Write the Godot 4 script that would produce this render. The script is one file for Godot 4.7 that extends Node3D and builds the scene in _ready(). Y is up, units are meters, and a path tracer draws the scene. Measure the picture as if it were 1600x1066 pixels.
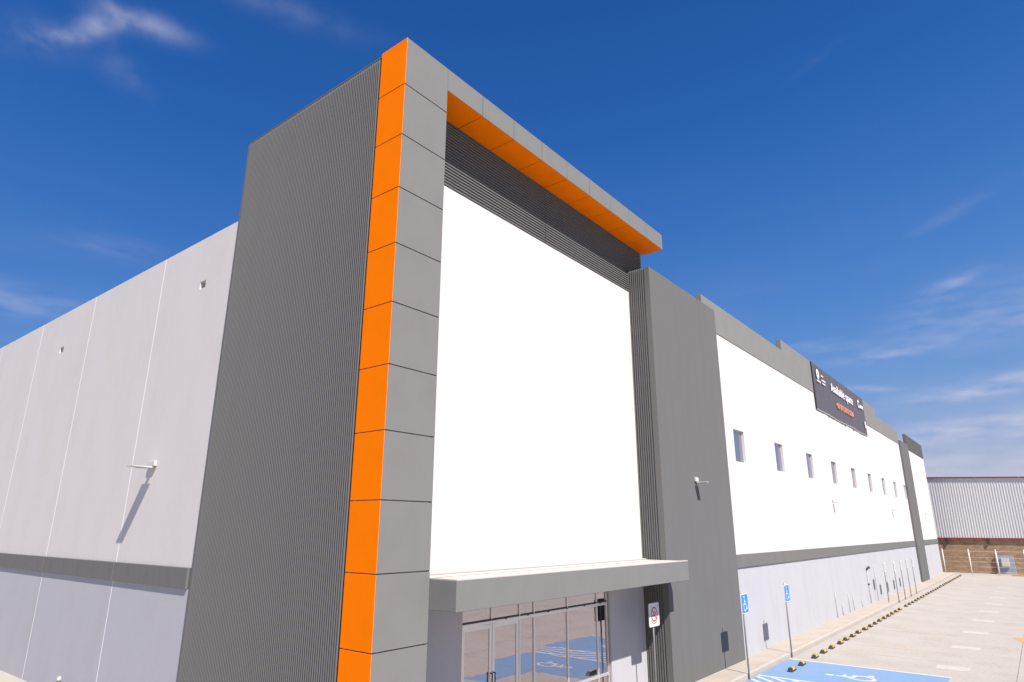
extends Node3D

# ---------------------------------------------------------------- constants
const EXPOSURE := 1.75
const TOP := 14.56          # top of the entrance tower
const SOFFIT := 13.985
const ZI := -0.805          # recessed white wall of the entrance
const ZG := -0.90           # plane of the entrance glass
const ZR := -0.17           # long front wall
const XL := 0.05            # long side wall
const GROUND := -0.15       # level of the paved yard (pavement level is 0)
const PITCH := 0.063       # pitch of the ribbed sheet

var mats := {}
var taken := {}
var rng := RandomNumberGenerator.new()

# ---------------------------------------------------------------- mesh helpers
func new_st() -> SurfaceTool:
	var st := SurfaceTool.new()
	st.begin(Mesh.PRIMITIVE_TRIANGLES)
	st.set_smooth_group(-1)
	return st

func tri(st: SurfaceTool, a: Vector3, b: Vector3, c: Vector3, out: Vector3) -> void:
	if (a - c).cross(a - b).dot(out) < 0.0:
		var t := b
		b = c
		c = t
	st.add_vertex(a)
	st.add_vertex(b)
	st.add_vertex(c)

func quad(st: SurfaceTool, a: Vector3, b: Vector3, c: Vector3, d: Vector3, out: Vector3) -> void:
	tri(st, a, b, c, out)
	tri(st, a, c, d, out)

func box(st: SurfaceTool, lo: Vector3, hi: Vector3) -> void:
	var p := []
	for i in 8:
		p.append(Vector3(hi.x if i & 1 else lo.x, hi.y if i & 2 else lo.y, hi.z if i & 4 else lo.z))
	quad(st, p[0], p[2], p[6], p[4], Vector3.LEFT)
	quad(st, p[1], p[3], p[7], p[5], Vector3.RIGHT)
	quad(st, p[0], p[1], p[5], p[4], Vector3.DOWN)
	quad(st, p[2], p[3], p[7], p[6], Vector3.UP)
	quad(st, p[0], p[1], p[3], p[2], Vector3.FORWARD)
	quad(st, p[4], p[5], p[7], p[6], Vector3.BACK)

# a box with chamfered edges (44 triangles)
func cbox(st: SurfaceTool, lo: Vector3, hi: Vector3, e: float) -> void:
	var c := (lo + hi) * 0.5
	var h := (hi - lo) * 0.5
	e = minf(e, minf(h.x, minf(h.y, h.z)) * 0.6)
	var v := func(s: Vector3, axis: int) -> Vector3:
		var q := h - Vector3(e, e, e)
		q[axis] += e
		return c + q * s
	for axis in 3:
		var a1 := (axis + 1) % 3
		var a2 := (axis + 2) % 3
		for s in [-1.0, 1.0]:
			var n := Vector3.ZERO
			n[axis] = s
			var cs := []
			for k in [[-1, -1], [1, -1], [1, 1], [-1, 1]]:
				var sg := Vector3.ZERO
				sg[axis] = s
				sg[a1] = k[0]
				sg[a2] = k[1]
				cs.append(v.call(sg, axis))
			quad(st, cs[0], cs[1], cs[2], cs[3], n)
		for s1 in [-1.0, 1.0]:
			for s2 in [-1.0, 1.0]:
				var lo_s := Vector3.ZERO
				lo_s[axis] = -1
				lo_s[a1] = s1
				lo_s[a2] = s2
				var hi_s := lo_s
				hi_s[axis] = 1
				var n2 := Vector3.ZERO
				n2[a1] = s1
				n2[a2] = s2
				quad(st, v.call(lo_s, a1), v.call(hi_s, a1), v.call(hi_s, a2), v.call(lo_s, a2), n2)
	for i in 8:
		var sg2 := Vector3(1 if i & 1 else -1, 1 if i & 2 else -1, 1 if i & 4 else -1)
		tri(st, v.call(sg2, 0), v.call(sg2, 1), v.call(sg2, 2), sg2)

func tube(st: SurfaceTool, a: Vector3, b: Vector3, r0: float, r1: float, n := 12) -> void:
	var d := (b - a).normalized()
	var u := d.cross(Vector3.UP if absf(d.y) < 0.9 else Vector3.RIGHT).normalized()
	var w := d.cross(u)
	for i in n:
		var t0 := TAU * i / n
		var t1 := TAU * (i + 1) / n
		var o0 := u * cos(t0) + w * sin(t0)
		var o1 := u * cos(t1) + w * sin(t1)
		quad(st, a + o0 * r0, b + o0 * r1, b + o1 * r1, a + o1 * r0, o0 + o1)
		if r0 > 0.0:
			tri(st, a, a + o0 * r0, a + o1 * r0, -d)
		if r1 > 0.0:
			tri(st, b, b + o0 * r1, b + o1 * r1, d)

func smooth_tube(st: SurfaceTool, a: Vector3, b: Vector3, r0: float, r1: float, n := 14) -> void:
	st.set_smooth_group(1)
	tube(st, a, b, r0, r1, n)
	st.set_smooth_group(-1)

# flat strokes, discs and rings standing h proud of a plane (o + u x + v y, outward n)
func stroke(st: SurfaceTool, pts: Array, w: float, o: Vector3, u: Vector3, v: Vector3, n: Vector3, h: float) -> void:
	var left := []
	var right := []
	for i in pts.size():
		var d := Vector2.ZERO
		if i > 0:
			d += (pts[i] - pts[i - 1]).normalized()
		if i < pts.size() - 1:
			d += (pts[i + 1] - pts[i]).normalized()
		d = d.normalized()
		var k := 1.0
		if i > 0 and i < pts.size() - 1:
			k = 1.0 / maxf(0.5, d.dot((pts[i + 1] - pts[i]).normalized()))
		var s := Vector2(-d.y, d.x) * w * 0.5 * k
		left.append(pts[i] + s)
		right.append(pts[i] - s)
	for i in pts.size() - 1:
		var q := []
		for p in [left[i], left[i + 1], right[i + 1], right[i]]:
			q.append(o + u * p.x + v * p.y + n * h)
		quad(st, q[0], q[1], q[2], q[3], n)
		var out: Vector3 = q[0] - q[3]
		quad(st, q[0], q[1], q[1] - n * h, q[0] - n * h, out)
		quad(st, q[3], q[2], q[2] - n * h, q[3] - n * h, -out)

func arc_points(c: Vector2, r: float, a0: float, a1: float, n: int) -> Array:
	var out := []
	for i in n + 1:
		var a := deg_to_rad(lerpf(a0, a1, float(i) / n))
		out.append(c + Vector2(cos(a), sin(a)) * r)
	return out

func polygon(st: SurfaceTool, pts: Array, o: Vector3, u: Vector3, v: Vector3, n: Vector3, h: float) -> void:
	var pk := PackedVector2Array(pts)
	var ix := Geometry2D.triangulate_polygon(pk)
	var at := func(p: Vector2, z: float) -> Vector3: return o + u * p.x + v * p.y + n * z
	for i in range(0, ix.size(), 3):
		tri(st, at.call(pk[ix[i]], h), at.call(pk[ix[i + 1]], h), at.call(pk[ix[i + 2]], h), n)
	var c := Vector2.ZERO
	for p in pts:
		c += p / pts.size()
	for i in pts.size():
		var p0: Vector2 = pts[i]
		var p1: Vector2 = pts[(i + 1) % pts.size()]
		var m := (p0 + p1) * 0.5 - c
		quad(st, at.call(p0, h), at.call(p1, h), at.call(p1, 0.0), at.call(p0, 0.0), u * m.x + v * m.y)

func disc(st: SurfaceTool, c: Vector2, r: float, o: Vector3, u: Vector3, v: Vector3, n: Vector3, h: float) -> void:
	polygon(st, arc_points(c, r, 0, 345, 23), o, u, v, n, h)

# folded sheet: ribs run along `along`, repeat along `across`, stand out along n
func ribbed(st: SurfaceTool, o: Vector3, across: Vector3, along: Vector3, n: Vector3, width: float, pitch: float, depth: float) -> void:
	var k := int(round(width / pitch))
	var p := width / k
	var prof := []
	for i in k:
		var b := i * p
		prof.append_array([Vector2(b, 0), Vector2(b + p * 0.57, 0), Vector2(b + p * 0.59, depth), Vector2(b + p * 0.98, depth)])
	prof.append(Vector2(width, 0))
	for i in prof.size() - 1:
		var a0: Vector3 = o + across * prof[i].x + n * prof[i].y
		var a1: Vector3 = o + across * prof[i + 1].x + n * prof[i + 1].y
		var d: Vector2 = (prof[i + 1] - prof[i]).normalized()
		quad(st, a0, a1, a1 + along, a0 + along, n * d.x - across * d.y)

# ---------------------------------------------------------------- scene helpers
func numbered(called: String) -> String:
	var k: int = taken.get(called, 0)
	taken[called] = k + 1
	return called if k == 0 else "%s_%03d" % [called, k]

func thing(called: String, label: String, category: String, at := Vector3.ZERO, turn := 0.0, group := "") -> Node3D:
	var o := Node3D.new()
	o.name = numbered(called)
	add_child(o)
	o.position = at
	o.rotation.y = turn
	describe(o, label, category, group)
	return o

func describe(o: Node, label: String, category: String, group := "") -> void:
	o.set_meta("label", label)
	o.set_meta("category", category)
	if group != "":
		o.set_meta("group", group)

func part(called: String, st: SurfaceTool, m: Material, parent: Node) -> MeshInstance3D:
	st.generate_normals()
	return piece(called, st.commit(), m, parent)

func piece(called: String, mesh: Mesh, m: Material, parent: Node, at := Vector3.ZERO) -> MeshInstance3D:
	var o := MeshInstance3D.new()
	o.name = called
	o.mesh = mesh
	o.material_override = m
	o.position = at
	parent.add_child(o, true)
	return o

func box_part(called: String, lo: Vector3, hi: Vector3, m: Material, parent: Node, e := 0.0) -> MeshInstance3D:
	var st := new_st()
	var c := (lo + hi) * 0.5
	if e > 0.0:
		cbox(st, lo - c, hi - c, e)
	else:
		box(st, lo - c, hi - c)
	var o := part(called, st, m, parent)
	o.position = c
	return o

func setting(called: String) -> Node3D:
	var o := Node3D.new()
	o.name = numbered(called)
	o.set_meta("kind", "structure")
	add_child(o)
	return o

func copy(o: Node3D, label: String) -> Node3D:
	var c: Node3D = o.duplicate()
	c.name = numbered(String(o.name).rstrip("0123456789").trim_suffix("_"))
	add_child(c)
	c.set_meta("label", label)
	return c

# ---------------------------------------------------------------- materials
func lin(r: float, g: float, b: float) -> Color:
	return Color(r, g, b).linear_to_srgb()

# grain texture: multiplies the base colour by 1 - amount .. 1, coarse and fine noise mixed
func grain(seed_: int, coarse: float, fine: float, amount: float, fine_share: float, tint := Color(1, 1, 1), size := 512) -> ImageTexture:
	var a := FastNoiseLite.new()
	a.seed = seed_
	a.noise_type = FastNoiseLite.TYPE_SIMPLEX_SMOOTH
	a.frequency = coarse
	a.fractal_octaves = 4
	var b := FastNoiseLite.new()
	b.seed = seed_ + 7
	b.noise_type = FastNoiseLite.TYPE_SIMPLEX
	b.frequency = fine
	b.fractal_octaves = 3
	var ia := a.get_seamless_image(size, size)
	var ib := b.get_seamless_image(size, size)
	var da := ia.get_data()
	var db := ib.get_data()
	var out := PackedByteArray()
	out.resize(size * size * 3)
	for i in size * size:
		var t: float = (da[i] * (1.0 - fine_share) + db[i] * fine_share) / 255.0
		t = clampf((t - 0.2) / 0.6, 0.0, 1.0)
		var k := 1.0 - amount * (1.0 - t)
		out[i * 3] = int(255.0 * lerpf(k * tint.r, 1.0, t))
		out[i * 3 + 1] = int(255.0 * lerpf(k * tint.g, 1.0, t))
		out[i * 3 + 2] = int(255.0 * lerpf(k * tint.b, 1.0, t))
	var im := Image.create_from_data(size, size, false, Image.FORMAT_RGB8, out)
	im.generate_mipmaps()
	return ImageTexture.create_from_image(im)

func bumps(seed_: int, freq: float, strength: float) -> ImageTexture:
	var a := FastNoiseLite.new()
	a.seed = seed_
	a.frequency = freq
	a.fractal_octaves = 3
	var im := a.get_seamless_image(512, 512)
	im.bump_map_to_normal_map(strength)
	return ImageTexture.create_from_image(im)

func mat(key: String, color: Color, rough := 0.8, metal := 0.0, tex: Texture2D = null, scale := Vector3.ONE, spec := 0.5) -> StandardMaterial3D:
	var m := StandardMaterial3D.new()
	m.albedo_color = color
	m.roughness = rough
	m.metallic = metal
	m.metallic_specular = spec
	if tex:
		m.albedo_texture = tex
		m.uv1_triplanar = true
		m.uv1_world_triplanar = true
		m.uv1_scale = scale
	mats[key] = m
	return m

func add_relief(m: StandardMaterial3D, tex: Texture2D, k: float) -> void:
	m.normal_enabled = true
	m.normal_texture = tex
	m.normal_scale = k

func make_materials() -> void:
	var wall := grain(3, 0.006, 0.09, 0.022, 0.35, Color(1.0, 0.995, 0.985))
	var streak := grain(11, 0.010, 0.05, 0.045, 0.4)
	var panel := grain(23, 0.008, 0.2, 0.022, 0.3)
	var ground := grain(31, 0.008, 0.11, 0.05, 0.45, Color(1.0, 0.985, 0.96))
	var worn := grain(41, 0.012, 0.16, 0.55, 0.5)
	var plaster := bumps(5, 0.06, 4.0)
	mat("white", lin(0.61, 0.587, 0.585), 0.9, 0, wall, Vector3(0.16, 0.07, 0.16), 0.25)
	mat("lilac", lin(0.425, 0.428, 0.468), 0.9, 0, wall, Vector3(0.2, 0.09, 0.2), 0.25)
	mat("seal", lin(0.84, 0.82, 0.80), 0.8)
	mat("seam", lin(0.55, 0.53, 0.53), 0.9)
	mat("grey_panel", lin(0.181, 0.181, 0.180), 0.65, 0, panel, Vector3(0.35, 0.25, 0.35), 0.25)
	mat("grey_paint", lin(0.134, 0.134, 0.134), 0.8, 0, panel, Vector3(0.45, 0.05, 0.45), 0.3)
	mat("grey_parapet", lin(0.203, 0.204, 0.202), 0.85, 0, wall, Vector3(0.3, 0.2, 0.3), 0.3)
	mat("band", lin(0.160, 0.159, 0.159), 0.85, 0, streak, Vector3(0.9, 0.15, 0.9), 0.25)
	mat("ribs", lin(0.148, 0.148, 0.151), 0.65, 0.0, panel, Vector3(0.35, 0.05, 0.35), 0.2)
	mat("core", lin(0.50, 0.49, 0.48), 0.9)
	mat("orange", lin(0.90, 0.192, 0.001), 0.75, 0, panel, Vector3(0.35, 0.25, 0.35), 0.12)
	mat("orange_joint", lin(0.25, 0.04, 0.004), 0.8)
	mat("flashing", lin(0.46, 0.435, 0.415), 0.7)
	mat("sealant_and_hole_dark", lin(0.16, 0.10, 0.08), 0.8)  # brown canopy sealant, also the painted darkness inside the side wall holes
	mat("aluminium", lin(0.70, 0.68, 0.68), 0.38, 0.7)
	mat("dark_frame", lin(0.03, 0.03, 0.035), 0.5)
	mat("glass", lin(0.50, 0.455, 0.475), 0.015, 0.97)
	add_relief(mats.glass, bumps(9, 0.006, 3.0), 0.05)
	mats.glass.uv1_triplanar = true
	mats.glass.uv1_world_triplanar = true
	mats.glass.uv1_scale = Vector3(0.3, 0.3, 0.3)
	mat("window_glass", lin(0.42, 0.43, 0.50), 0.03, 0.95)
	mat("concrete", lin(0.360, 0.340, 0.324), 0.92, 0, ground, Vector3(0.11, 0.11, 0.11), 0.25)
	add_relief(mats.concrete, plaster, 0.2)
	mat("pavement", lin(0.385, 0.350, 0.312), 0.92, 0, ground, Vector3(0.23, 0.2, 0.23), 0.25)
	mat("kerb", lin(0.41, 0.38, 0.35), 0.92, 0, ground, Vector3(0.4, 0.4, 0.4), 0.25)
	mat("joint", lin(0.16, 0.14, 0.13), 0.95)
	mat("blue_paint", lin(0.165, 0.265, 0.43), 0.75, 0, wall, Vector3(0.4, 0.4, 0.4), 0.3)
	mat("white_paint", lin(0.50, 0.50, 0.51), 0.75, 0, wall, Vector3(0.8, 0.8, 0.8), 0.3)
	mat("faded_white", lin(0.425, 0.405, 0.385), 0.9, 0, ground, Vector3(0.5, 0.5, 0.5), 0.2)
	mat("faded_orange", lin(0.46, 0.275, 0.16), 0.9, 0, ground, Vector3(0.35, 0.35, 0.35), 0.2)
	mat("faded_yellow", lin(0.41, 0.345, 0.285), 0.9, 0, ground, Vector3(0.5, 0.5, 0.5), 0.2)
	mat("yellow", lin(0.66, 0.43, 0.13), 0.6, 0, worn, Vector3(2, 2, 2))
	mat("rubber", lin(0.022, 0.021, 0.022), 0.7)
	mat("sign_white", lin(0.60, 0.60, 0.62), 0.4)
	mat("sign_blue", lin(0.02, 0.20, 0.62), 0.4)
	mat("sign_red", lin(0.62, 0.02, 0.03), 0.45)
	mat("sign_green", lin(0.03, 0.30, 0.16), 0.45)
	mat("sign_black", lin(0.015, 0.015, 0.02), 0.5)
	mat("sign_back", lin(0.02, 0.02, 0.022), 0.6)
	mat("galvanised", lin(0.30, 0.30, 0.31), 0.45, 0.6)
	mat("lamp_white", lin(0.50, 0.495, 0.49), 0.4)
	mat("lamp_lens", lin(0.55, 0.55, 0.5), 0.25)
	mat("banner", lin(0.092, 0.080, 0.098), 0.55, 0, streak, Vector3(0.3, 0.1, 0.3))
	mat("banner_text", lin(0.80, 0.78, 0.80), 0.5)
	mat("banner_orange", lin(0.78, 0.28, 0.14), 0.5)
	mat("banner_hem", lin(0.02, 0.02, 0.02), 0.6)
	mat("sheet", lin(0.60, 0.60, 0.62), 0.45, 0.15, panel, Vector3(0.1, 0.02, 0.1))
	mat("red_trim", lin(0.24, 0.035, 0.035), 0.6)
	mat("steel_dark", lin(0.04, 0.035, 0.03), 0.7)
	mat("fence_post", lin(0.76, 0.72, 0.70), 0.6)
	mat("cabinet_blue", lin(0.27, 0.30, 0.37), 0.6)
	mat("cabinet_grey", lin(0.50, 0.50, 0.48), 0.6)
	mat("roofing", lin(0.40, 0.40, 0.40), 0.9)
	mat("conduit", lin(0.46, 0.46, 0.50), 0.6)
	# rough block masonry, too far away to show its blocks
	var bi := Image.create(256, 256, false, Image.FORMAT_RGB8)
	var nz := FastNoiseLite.new()
	nz.seed = 77
	nz.frequency = 0.05
	for y in 256:
		for x in 256:
			var row := y / 16
			var bx := (x + (8 if row % 2 else 0)) / 32
			var h := fposmod(sin(row * 12.99 + bx * 78.2) * 43758.5, 1.0)
			var k := 0.84 + 0.16 * h + 0.22 * nz.get_noise_2d(x * 4.0, y * 6.0)
			if y % 16 < 2 or (x + (8 if row % 2 else 0)) % 32 < 1:
				k *= 0.84
			k = clampf(k, 0.0, 1.0)
			bi.set_pixel(x, y, Color(k, k * 0.985, k * 0.96))
	bi.generate_mipmaps()
	mat("stone", lin(0.40, 0.285, 0.20), 0.95, 0, ImageTexture.create_from_image(bi), Vector3(0.42, 0.42, 0.42), 0.2)

# ---------------------------------------------------------------- camera, sky, sun
func sky_at(el: float) -> Vector3:
	# sRGB stops of the clear sky by elevation in degrees
	var stops := [[0.0, Vector3(192, 192, 207)], [4.0, Vector3(180, 187, 210)], [8.0, Vector3(140, 168, 213)], [13.0, Vector3(104, 150, 211)], [20.0, Vector3(80, 131, 202)], [28.0, Vector3(58, 112, 188)], [36.0, Vector3(43, 98, 174)], [46.0, Vector3(34, 86, 160)], [65.0, Vector3(28, 74, 145)], [90.0, Vector3(25, 68, 135)]]
	for i in stops.size() - 1:
		if el <= stops[i + 1][0]:
			var t: float = (el - stops[i][0]) / (stops[i + 1][0] - stops[i][0])
			t = clampf(t, 0, 1)
			var c: Vector3 = stops[i][1].lerp(stops[i + 1][1], t) / 255.0
			var l := Color(c.x, c.y, c.z).srgb_to_linear()
			return Vector3(l.r, l.g, l.b)
	return Vector3.ZERO

func make_sky() -> Sky:
	var w := 4096
	var h := 2048
	var data := PackedFloat32Array()
	data.resize(w * h * 4)
	data.fill(1.0)
	var puff := FastNoiseLite.new()
	puff.seed = 12
	puff.noise_type = FastNoiseLite.TYPE_SIMPLEX_SMOOTH
	puff.frequency = 13.0
	puff.fractal_octaves = 6
	puff.fractal_gain = 0.55
	var veil := FastNoiseLite.new()
	veil.seed = 5
	veil.noise_type = FastNoiseLite.TYPE_SIMPLEX_SMOOTH
	veil.frequency = 2.2
	veil.fractal_octaves = 5
	# clouds: azimuth, elevation, half width, half height (degrees), strength, tilt
	var clouds := [
		[11.4, 34.2, 2.0, 0.75, 0.34, 0.55], [13.4, 35.8, 1.1, 0.9, 0.34, 0.3], [16.6, 37.0, 2.6, 0.75, 0.36, 0.02], [14.6, 37.0, 0.8, 0.5, 0.25, -0.3], [16.0, 33.2, 1.6, 1.0, 0.13, -0.4], [9.0, 33.4, 3.0, 1.2, 0.10, 0.1],
		[27.0, 41.3, 6.0, 1.0, 0.10, -0.1], [18.0, 20.8, 4.0, 0.7, 0.10, 0.05], [9.0, 15.9, 7.0, 0.8, 0.19, 0.03], [11.0, 15.0, 6.0, 0.6, 0.16, 0.06],
		[91.5, 15.0, 5.0, 1.8, 0.24, 0.22], [86.0, 15.6, 3.5, 1.8, 0.14, 0.4], [83.0, 13.2, 3.6, 0.45, 0.30, 0.06], [88.0, 17.7, 2.2, 0.4, 0.24, 0.25], [91.5, 10.3, 6.5, 0.75, 0.50, 0.13], [86.5, 9.6, 3.5, 0.5, 0.30, 0.03], [81.3, 10.6, 2.4, 0.22, 0.34, -0.12], [92.0, 8.0, 7.0, 0.7, 0.42, 0.10],
		[87.0, 6.8, 9.0, 0.8, 0.40, 0.02], [86.0, 4.2, 16.0, 1.8, 0.45, 0.0], [78.5, 14.3, 3.0, 0.5, 0.22, 0.0], [89.0, 22.8, 2.8, 0.5, 0.08, 0.35], [81.0, 36.2, 1.4, 0.3, 0.07, 0.4],
		[135.0, 12.0, 14.0, 1.0, 0.4, 0.1], [165.0, 33.0, 6.0, 1.2, 0.3, 0.2], [205.0, 9.0, 16.0, 1.0, 0.4, 0.0], [250.0, 21.0, 7.0, 1.0, 0.25, 0.1], [300.0, 13.0, 12.0, 0.8, 0.35, -0.1], [330.0, 37.0, 4.0, 1.2, 0.40, 0.2], [-20.0, 14.0, 8.0, 0.8, 0.3, 0.05], [120.0, 6.5, 12.0, 0.8, 0.4, 0.0], [45.0, 7.0, 12.0, 0.8, 0.4, 0.0]]
	var white := Vector3(0.60, 0.61, 0.76)
	for y in h / 2 + 2:
		var el := (0.5 - (y + 0.5) / h) * 180.0
		var shades := []
		for q in 100:
			shades.append(sky_at(maxf(el + (q - 50) * 0.2, 0.0)))
		var ce := cos(deg_to_rad(el))
		var se := sin(deg_to_rad(el))
		var near := []
		for c in clouds:
			if absf(el - c[1]) < c[3] * 3.0 + absf(c[5]) * c[2] * 2.5:
				near.append(c)
		for x in w:
			var az := (x + 0.5) / w * 360.0
			var shift := -6.0 * cos(deg_to_rad(az - 200.0)) - 2.0
			shift *= clampf(el / 12.0, 0.0, 1.0)
			var base: Vector3 = shades[clampi(50 + int(round(shift / 0.2)), 0, 99)]
			var k := 0.0
			for c in near:
				var da: float = wrapf(az - c[0], -180.0, 180.0) * ce
				if absf(da) > c[2] * 2.6:
					continue
				var de: float = el - c[1] - da * c[5]
				var g: float = exp(-(da * da) / (c[2] * c[2]) - (de * de) / (c[3] * c[3]))
				if g < 0.01:
					continue
				var a := deg_to_rad(az)
				var d := Vector3(sin(a) * ce, se, -cos(a) * ce)
				var n := puff.get_noise_3d(d.x, d.y * (1.6 if el > 28.0 else 5.0), d.z)
				k += c[4] * g * clampf(0.80 + 1.4 * n, 0.0, 1.4)
			if el > -1.0 and el < 32.0:
				var a2 := deg_to_rad(az)
				var v := veil.get_noise_3d(sin(a2) * ce, se * 4.5, -cos(a2) * ce)
				k += maxf(0.0, v) * 0.16 * (1.0 - el / 32.0)
			k = clampf(k * 0.82, 0.0, 0.85)
			var col := base.lerp(white, k) / EXPOSURE
			var i := (y * w + x) * 4
			data[i] = col.x
			data[i + 1] = col.y
			data[i + 2] = col.z
	var low := Vector3(0.42, 0.39, 0.37) / EXPOSURE
	for y in range(h / 2 + 2, h):
		for x in w:
			var i := (y * w + x) * 4
			data[i] = low.x
			data[i + 1] = low.y
			data[i + 2] = low.z
	var im := Image.create_from_data(w, h, false, Image.FORMAT_RGBAF, data.to_byte_array())
	var pm := PanoramaSkyMaterial.new()
	pm.panorama = ImageTexture.create_from_image(im)
	var s := Sky.new()
	s.sky_material = pm
	return s

func _ready() -> void:
	rng.seed = 20
	var cam := Camera3D.new()
	cam.name = "camera"
	add_child(cam)
	cam.position = Vector3(-7.5607, 4.3697, 8.8951)
	cam.rotation_degrees = Vector3(16.344, -51.61, 0.168)
	cam.fov = 56.0
	cam.near = 0.1
	cam.far = 2000.0
	cam.current = true
	var env := Environment.new()
	env.background_mode = Environment.BG_SKY
	env.sky = make_sky()
	env.tonemap_mode = Environment.TONE_MAPPER_LINEAR
	env.tonemap_exposure = EXPOSURE
	env.sdfgi_enabled = true
	env.ssao_enabled = true
	env.ssil_enabled = true
	var we := WorldEnvironment.new()
	we.name = "world_environment"
	we.environment = env
	add_child(we)
	var sun := DirectionalLight3D.new()
	sun.name = "sun"
	add_child(sun)
	sun.look_at_from_position(Vector3.ZERO, -Vector3(-0.42, 1.38, 1.0), Vector3.UP)
	sun.light_energy = 1.5
	sun.light_color = Color(1.0, 0.97, 0.935)
	sun.light_angular_distance = 0.5
	sun.shadow_enabled = true

	make_materials()
	build_ground()
	build_warehouse()
	build_shed()
	build_fence()
	build_signs()
	build_wheel_stops()
	build_lamps()
	build_banner()
	build_small_things()

# ---------------------------------------------------------------- ground
func build_ground() -> void:
	var yard := setting("ground")
	var st := new_st()
	quad(st, Vector3(-400, GROUND - 0.02, -400), Vector3(400, GROUND - 0.02, -400), Vector3(400, GROUND - 0.02, 400), Vector3(-400, GROUND - 0.02, 400), Vector3.UP)
	part("sheet", st, mats.joint, yard)
	# cast concrete slabs of the yard, with open joints
	var road := setting("road")
	var zs := [0.86, 7.49, 14.1, 20.8, 27.4, 34.0, 60.0, 160.0, 380.0]
	var x0 := -1.35
	var slab := 6.5
	for i in zs.size() - 1:
		var far: bool = i >= 5
		var xs := []
		if far:
			xs = [-380.0, -120.0, -40.0, 40.0, 120.0, 380.0]
		else:
			xs = [-380.0, -130.0]
			var x := x0 - slab * 7
			while x < 80.0:
				xs.append(x)
				x += slab
			xs.append_array([86.0, 380.0])
		for k in xs.size() - 1:
			var hi_x: float = xs[k + 1]
			var o := box_part("slab", Vector3(xs[k] + 0.003, GROUND - 0.05, zs[i] + 0.008), Vector3(hi_x - 0.003, GROUND, zs[i + 1] - 0.008), mats.concrete, road)
			o.position.y -= 0.0004 * ((i * 7 + k * 3) % 4)
	# yard beside the long side wall
	box_part("slab", Vector3(-380, GROUND - 0.05, -380), Vector3(-1.5, GROUND, 0.852), mats.concrete, road)
	box_part("slab", Vector3(79.5, GROUND - 0.05, -380), Vector3(380, GROUND, 0.852), mats.concrete, road)
	# pavement along both walls, with a kerb
	var pave := setting("pavement")
	var px := -1.2
	while px < 79.0:
		var e := minf(px + 3.2, 79.4)
		box_part("paving_slab", Vector3(px + 0.004, GROUND - 0.1, -1.5 if px < 17 else -0.3), Vector3(e - 0.004, 0.0, 0.69), mats.pavement, pave)
		box_part("kerb", Vector3(px + 0.003, GROUND - 0.1, 0.695), Vector3(e - 0.003, 0.001, 0.85), mats.kerb, pave, 0.015)
		px += 3.2
	var pz := -1.52
	while pz > -60.0:
		box_part("paving_slab", Vector3(-1.2, GROUND - 0.1, pz - 3.196), Vector3(0.4, 0.0, pz), mats.pavement, pave)
		box_part("kerb", Vector3(-1.36, GROUND - 0.1, pz - 3.197), Vector3(-1.205, 0.001, pz), mats.kerb, pave, 0.015)
		pz -= 3.2
	# painted bays and markings
	var y := GROUND
	paint("accessible_bay", 11.35, 14.1, 0.88, 5.4, mats.blue_paint, road)
	paint("access_aisle", 14.1, 15.42, 0.88, 5.4, mats.blue_paint, road)
	paint("accessible_bay", 15.42, 18.85, 0.88, 5.82, mats.blue_paint, road)
	paint("walkway_paint", 8.9, 11.3, 3.35, 4.75, mats.blue_paint, road)
	for l in [[14.05, 14.17, 0.9, 5.4], [15.37, 15.49, 0.9, 5.4], [18.86, 18.98, 0.9, 5.86]]:
		paint("painted_line", l[0], l[1], l[2], l[3], mats.white_paint, road, 0.008)
	var k2 := 0.0
	while k2 < 6.3:
		# hatch at an angle between the two lines of the aisle
		var a := Vector2(15.36, 0.95 + k2 - 1.45)
		var b := Vector2(14.18, 0.95 + k2)
		var sl := (a - b) / (a.x - b.x)
		if a.y < 0.93:
			a = b + sl * ((0.93 - b.y) / sl.y)
		if b.y > 5.35:
			b = b + sl * ((5.35 - b.y) / sl.y)
		if a.x - b.x > 0.1 and a.y < 5.35:
			var h := new_st()
			stroke(h, [a, b], 0.13, Vector3(0, y, 0), Vector3.RIGHT, Vector3.BACK, Vector3.UP, 0.0085)
			part("painted_stripe", h, mats.white_paint, road)
		k2 += 0.62
	wheelchair_symbol("wheelchair_symbol", Vector3(12.0, y + 0.004, 4.0), Vector3(1.1, 0, 0), Vector3(0, 0, -1.5), Vector3.UP, 0.005, mats.white_paint, road)
	wheelchair_symbol("wheelchair_symbol", Vector3(16.45, y + 0.004, 4.1), Vector3(1.2, 0, 0), Vector3(0, 0, -1.55), Vector3.UP, 0.005, mats.white_paint, road)
	wheelchair_symbol("wheelchair_symbol", Vector3(9.5, y + 0.004, 4.5), Vector3(1.3, 0, 0), Vector3(0, 0, -0.9), Vector3.UP, 0.005, mats.white_paint, road)
	for i in 9:
		var dx: float = [20.75, 25.8, 30.85, 36.0, 41.1, 46.1, 51.2, 56.7, 61.4][i]
		paint("painted_dash", dx - 0.38, dx + 0.38, 5.25, 6.2, mats.faded_white, road)
	for l in [[21.9, 1.9, 5.6], [23.92, 1.9, 5.9], [29.2, 2.0, 5.2], [39.5, 2.2, 5.7]]:
		paint("faded_line", l[0] - 0.06, l[0] + 0.06, l[1], l[2], mats.faded_yellow, road)
	var ar := new_st()
	polygon(ar, [Vector2(30.15, 7.12), Vector2(28.3, 7.62), Vector2(26.2, 9.2), Vector2(30.2, 10.9), Vector2(30.9, 9.6), Vector2(35.0, 9.6), Vector2(35.0, 8.6), Vector2(31.6, 8.5)], Vector3(0, y, 0), Vector3.RIGHT, Vector3.BACK, Vector3.UP, 0.004)
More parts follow.
